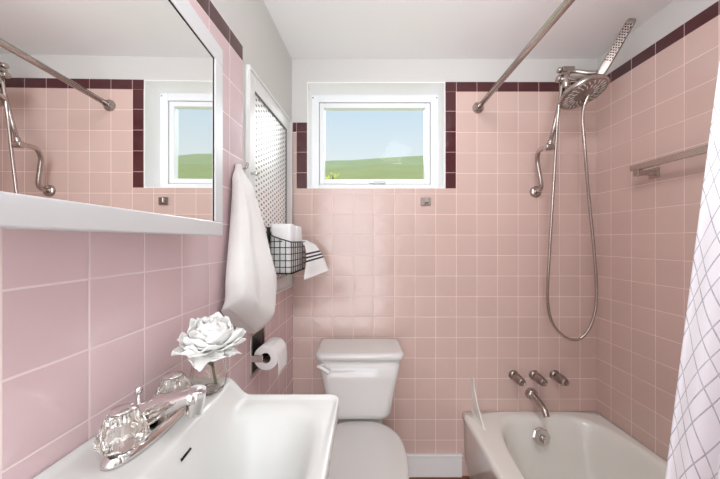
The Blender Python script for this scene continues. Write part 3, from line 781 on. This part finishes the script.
# ------------------------------------------------------------------ mirrored medicine cabinet (its front stands square to the room)
mx0 = -0.3150                                   # front glass plane near the far end
md = empty('mirror_cabinet', (0, 0, 0)); tag(md, 'white framed mirror cabinet on the tiles above the sink', 'mirror')
def mfx(y): return mx0 + 0.014 * (0.65 - y)      # slight skew of the door
MYN, MYF, MZB, MZT = 0.200, 0.676, 1.257, 1.686
def quad_box(m, ya, yb, za, zb, xo0, xo1):
    """box whose front follows the door plane; xo offsets from it"""
    pts = [(mfx(ya) + xo0, ya), (mfx(ya) + xo1, ya), (mfx(yb) + xo1, yb), (mfx(yb) + xo0, yb)]
    m.poly_prism([(x, y, za) for x, y in pts], (0, 0, zb - za))
W_ = 0.040
m = MB()
quad_box(m, MYN, MYF, MZB, MZB + 0.031, -0.020, 0.003); quad_box(m, MYN, MYF, MZT - W_, MZT, -0.020, 0.003)
quad_box(m, MYN, MYN + W_, MZB + 0.031, MZT - W_, -0.020, 0.003); quad_box(m, MYF - 0.037, MYF, MZB + 0.031, MZT - W_, -0.020, 0.003)
m.build('mirror_frame', 'frame_enamel', md, bevel=0.002)
m = MB(); quad_box(m, MYN + W_, MYF - 0.037, MZB + 0.031, MZT - W_, -0.012, -0.0008); m.build('mirror_glass', 'mirror', md)
m = MB()
e_ = 0.0022
quad_box(m, MYF - 0.037 - e_, MYF - 0.037, MZB + 0.031, MZT - W_, -0.0008, 0.0004); quad_box(m, MYN + W_, MYF - 0.037, MZT - W_ - e_, MZT - W_, -0.0008, 0.0004)
m.build('gasket', 'dark', md)
m = MB(); ya, yb = MYN + 0.004, MYF - 0.004
pts = [(LX(ya) + 0.0005, ya), (mfx(ya) - 0.0205, ya), (mfx(yb) - 0.0205, yb), (LX(yb) + 0.0005, yb)]
m.poly_prism([(x, y, MZB + 0.003) for x, y in pts], (0, 0, MZT - MZB - 0.006)); m.build('cabinet_box', 'white', md)

# ------------------------------------------------------------------ built-in cabinet with perforated metal door
cb = lframe('wall_cabinet', 0, 1.010); tag(cb, 'tall white framed wall cabinet with perforated metal door panel', 'cabinet')
a0, a1 = 1.017 * YS, 1.510 * YS; b0, b1 = 1.073 * YS, 1.438 * YS; H1 = 0.852; h0, h1 = 0.066, 0.785
m = MB()
X0 = -T
m.box((X0, a0, 0), (0.004, b0, H1)); m.box((X0, b1, 0), (0.004, a1, H1)); m.box((X0, b0, h1), (0.004, b1, H1)); m.box((X0, b0, 0), (0.004, b1, h0))
m.build('frame', 'white', cb, bevel=0.003)
m = MB()
m.box((0.004, a0, 0.0), (0.009, a0 + 0.012, H1)); m.box((0.004, a1 - 0.012, 0), (0.009, a1, H1)); m.box((0.004, a0 + 0.012, H1 - 0.012), (0.009, a1 - 0.012, H1)); m.box((0.004, a0 + 0.012, 0), (0.009, a1 - 0.012, 0.012))
m.build('molding', 'white', cb, bevel=0.003)
m = MB().sheet(lambda u, v: (-0.003, b0 + (b1 - b0) * u, h0 + (h1 - h0) * v), 1, 1, lambda u, v: (u * (b1 - b0), v * (h1 - h0)), sm=False)
m.build('perforated_panel', 'grille', cb, solid=0.0015)
m = MB(); m.box((-0.003, b1 - 0.005, h0), (0.0045, b1, h1)); m.box((-0.003, b0, h1 - 0.004), (0.0045, b1 - 0.005, h1)); m.build('edge_bead', 'gasket', cb)
MB().lathe([(0.005, 0.0), (0.005, 0.010), (0.010, 0.016), (0.010, 0.022), (0.005, 0.026)], (0.004, 1.040 * YS, 1.485 - 1.010), (1, 0, 0), 20).build('knob', 'chrome', cb)

# ------------------------------------------------------------------ hook and hanging towel
hk = lframe('towel_hook', 0.939, 1.480); tag(hk, 'small metal hook on the tiles holding the white towel', 'hook')
MB().lathe([(0.011, 0), (0.011, 0.003), (0.006, 0.005)], (0, 0, 0), (1, 0, 0), 20).build('plate', 'nickel', hk)
MB().tube([(0.003, 0, 0), (0.020, 0, -0.004), (0.034, 0, 0.0), (0.038, 0, 0.016)], 0.0035, 10, 5).build('prong', 'nickel', hk)
tw = lframe('hand_towel', 0.925, 1.21)
tag(tw, 'white towel hanging to a point from the hook left of the cabinet', 'towel')
def tfn(u, v):
    # a closed folded bundle: ring position u, height v from the top down; local x off wall, y along wall
    z = 0.278 - 0.560 * v
    a = 2 * PI * u
    ww = 0.010 + 0.030 * sstep(0, 0.10, v) + 0.076 * sstep(0, 0.80, v)      # half width along the wall
    dd = 0.009 + 0.013 * sstep(0, 0.15, v) + 0.030 * sstep(0, 0.75, v)      # half depth
    yc = 0.004 + 0.004 * v
    zt = z
    if v > 0.85: dd *= 1 - 0.6 * ((v - 0.85) / 0.15) ** 2
    rip = 1 + 0.10 * math.sin(a * 5 + 1.5) * sstep(0.05, 0.5, v) + 0.07 * math.sin(a * 9 + v * 2)
    c_, s_ = math.cos(a), math.sin(a)
    cs = abs(c_) ** 0.75 * (1 if c_ >= 0 else -1); ss = abs(s_) ** 0.75 * (1 if s_ >= 0 else -1)
    n_ = noise.noise(Vector((c_ * 1.5, v * 4, s_))) * 0.008
    x = 0.004 + dd + dd * ss * (rip if s_ > 0 else 0.98) * (1 + 0.25 * c_ * (s_ > 0)) + max(0, s_) * n_
    x = max(x, 0.003)
    y = yc + ww * cs * (0.97 + 0.03 * rip)
    dy = y - 0.045                                          # the lowest corner of the cloth
    ln_ = 0.553 - (0.113 * dy / -0.145 if dy < 0 else 0.092 * dy / 0.060) * sstep(0.3, 1.0, v)
    return (x, y, 0.278 - ln_ * v)
m = MB()
rings = [[Vector(tfn(i / 72, j / 60)) for i in range(72)] for j in range(61)]
m.loft(rings); m.build('cloth', 'towel', tw)

# ------------------------------------------------------------------ toilet paper holder and roll
ph = lframe('paper_holder', 1.10, 0.835); tag(ph, 'dark recessed metal toilet paper holder on the left tiles', 'paper holder')
m = MB(); y0, y1 = -0.064, 0.066; z0, z1 = -0.078, 0.080
m.box((0, y0, z0), (0.005, y0 + 0.012, z1)); m.box((0, y1 - 0.012, z0), (0.005, y1, z1)); m.box((0, y0 + 0.012, z0), (0.005, y1 - 0.012, z0 + 0.012)); m.box((0, y0 + 0.012, z1 - 0.012), (0.005, y1 - 0.012, z1))
m.build('plate', 'nickel', ph, bevel=0.0015)
MB().box((0.0005, y0 + 0.012, z0 + 0.012), (0.0016, y1 - 0.012, z1 - 0.012)).build('recess', 'dark', ph)
for y in (y0 + 0.004, y1 - 0.010):
    MB().box((0.003, y, -0.022), (0.046, y + 0.006, 0.002)).build('post', 'nickel', ph, bevel=0.002)
MB().tube([(0.038, y0 + 0.006, -0.010), (0.038, y1 - 0.006, -0.010)], 0.008, 16).build('roller', 'dark', ph)
pr = lframe('toilet_paper_roll', 1.10, 0.825); tag(pr, 'white toilet paper roll with loose hanging sheet on the holder', 'toilet paper')
ys, ye = -0.0495, 0.0495; cx_ = 0.052
MB().lathe([(0.019, ys), (0.043, ys), (0.044, ys + 0.001), (0.044, ye - 0.001), (0.043, ye), (0.019, ye), (0.0185, ye), (0.0185, ys), (0.019, ys)], (cx_, 0, 0), (0, 1, 0), 56, cap0=False, cap1=False).build('roll', 'paper', pr)
MB().lathe([(0.0180, ys + 0.0005), (0.0185, ys + 0.0005), (0.0185, ye), (0.0180, ye), (0.0180, ys + 0.0005)], (cx_, 0, 0), (0, 1, 0), 40, cap0=False, cap1=False).build('core', 'cardboard', pr)
def sheetfn(u, v):
    y = ys + (ye - ys) * u
    a = 0.9 - 1.1 * v * 1.3
    if v < 0.6:
        a = 1.2 - 1.2 * v / 0.6; return (cx_ + 0.0450 * math.cos(a), y, 0.0450 * math.sin(a))
    return (cx_ + 0.0450 + 0.002 * math.sin((v - 0.6) * 7), y, -(v - 0.6) * 0.15 - 0.012 * abs(u - 0.45) * (v > 0.95))
MB().sheet(sheetfn, 10, 20).build('loose_sheet', 'paper', pr, solid=0.0006)

# ------------------------------------------------------------------ wire basket with towels
bs = lframe('wire_basket', 1.285, 1.115, 0.020); tag(bs, 'black wire basket mounted on the cabinet frame holding white towels', 'basket')
BL, BD = 0.125, 0.092           # half length along the wall, depth
def topz(x): return 0.160 - 0.034 * (x / BD) ** 0.7 if x > 0 else 0.160
r_ = 0.0017
rim = [(0.0, -BL, topz(0)), (0.02, -BL, topz(0.02)), (0.05, -BL, topz(0.05)), (BD, -BL, topz(BD)), (BD, BL, topz(BD)), (0.05, BL, topz(0.05)), (0.02, BL, topz(0.02)), (0.0, BL, topz(0)), (0.0, -BL, topz(0))]
MB().tube(rim, 0.0024, 8).build('rim', 'black', bs)
m = MB()
zs = (0.0, 0.026, 0.052, 0.078, 0.104, 0.128)
def wire(a, b, r=r_): m.tube([a, b], r, 6)
for z in zs:
    for s_ in (-BL, BL):
        xe = BD
        wire((0, s_, z), (BD, s_, z)) if z < 0.125 else wire((0, s_, z), (0.055, s_, z))
    wire((BD, -BL, z), (BD, BL, z)) if z < 0.125 else None
    wire((0, -BL, z), (0, BL, z))
xs = [BD * i / 4 for i in range(5)]; yy = [-BL + 2 * BL * i / 9 for i in range(10)]
for x in xs:
    for s_ in (-BL, BL): wire((x, s_, 0), (x, s_, topz(x)))
    wire((x, -BL, 0), (x, BL, 0))
for y in yy:
    wire((BD, y, 0), (BD, y, topz(BD))); wire((0, y, 0), (0, y, topz(0))); wire((0, y, 0), (BD, y, 0))
m.build('wire_grid', 'black', bs)
for yt in (-BL, BL - 0.018): MB().box((-0.008, yt, 0.125), (0.0, yt + 0.018, 0.185)).build('mounting_tab', 'black', bs, bevel=0.001)
def folded(y0, y1, x0, x1, zt, lab):
    e = lframe('folded_towel', 1.285, 1.115 + 0.003, 0.020); m = MB(); rings = []
    n = 40
    for j in range(13):
        t = j / 12; z = zt * t; s_ = 1 - 0.12 * (t > 0.97) - 0.0
        ring = []
        for p in rrect((x0 + x1) / 2, (y0 + y1) / 2, (x1 - x0) / 2, (y1 - y0) / 2, 0.014, z, 8):
            dn = 0.0025 * noise.noise(Vector((p.x * 40, p.y * 40, z * 30)))
            ring.append(Vector((p.x - abs(dn), p.y + dn, z)))
        rings.append(ring)
    top = rings[-1]; c = sum(top, Vector()) / len(top)
    for f, dz in ((0.93, 0.005), (0.8, 0.0085), (0.5, 0.009), (0.1, 0.006)):
        rings.append([c + (p - c) * f + Vector((0, 0, dz + 0.003 * noise.noise(p * 40))) for p in top])
    m.loft(rings); m.build('cloth', 'towel2', e, loc=(0, 0, 0)); tag(e, lab, 'towel', 'white towels standing in the wire basket')
folded(-0.120, -0.035, 0.004, 0.087, 0.188, 'white folded towel standing at the near end of the wire basket')
folded(-0.030, 0.060, 0.006, 0.088, 0.186, 'white folded towel behind the other in the wire basket')
# striped cloth hung over the basket's far front corner
sc = empty('striped_cloth', (-0.24, 1.40, 1.20)); tag(sc, 'white cloth with three dark stripes draped over the basket corner', 'cloth')
def scf(u, v):
    # v: 0 tucked inside the basket, over the rim, then down and flaring out
    A = Vector((-0.265, 1.335, 1.249)); B = Vector((-0.245, 1.40, 1.247))
    top = A.lerp(B, u)
    bl = Vector((-0.248, 1.30, 1.070)); brr = Vector((-0.150, 1.43, 1.100))
    bot = bl.lerp(brr, u)
    t = v
    p = top.lerp(bot, t)
    bulge = math.sin(PI * min(1, t * 1.1)) * 0.012
    p += Vector((0.020, -0.010, 0.004)) * sstep(0, 0.18, t) * (1 - 0.6 * t) + Vector((bulge, -bulge * 0.5, 0))
    p += Vector((0.0, -0.006, 0.0)) * math.sin(u * 9) * t
    return p - sc.location
MB().sheet(scf, 24, 30, lambda u, v: (u, v)).build('cloth', 'stripe', sc, solid=0.005)

# yellow-green sprig outside the window
sp = empty('shrub_sprig', (-0.18, 2.05, 1.50)); tag(sp, 'yellow-green leafy sprig outside the window, low at its left', 'plant')
MB().tube([(0.02, 0, -2.30), (0.0, 0, -0.02), (0.01, 0, 0.18)], 0.003, 6, 4).build('stem', 'stem', sp)
m = MB()
for i in range(26):
    c = Vector((random.uniform(-0.06, 0.08), random.uniform(-0.02, 0.02), random.uniform(0.10, 0.22))); a = random.uniform(0, PI)
    dr = Vector((math.cos(a), 0.2, math.sin(a))) * 0.016; sd = Vector((-math.sin(a), 0.3, math.cos(a))) * 0.006
    m.sheet(lambda u, v, c=c, dr=dr, sd=sd: c + dr * (v * 2 - 1) + sd * ((u * 2 - 1) * math.sin(PI * (0.05 + 0.9 * v))), 2, 4)
m.build('leaves', 'leaf', sp, solid=0.001)
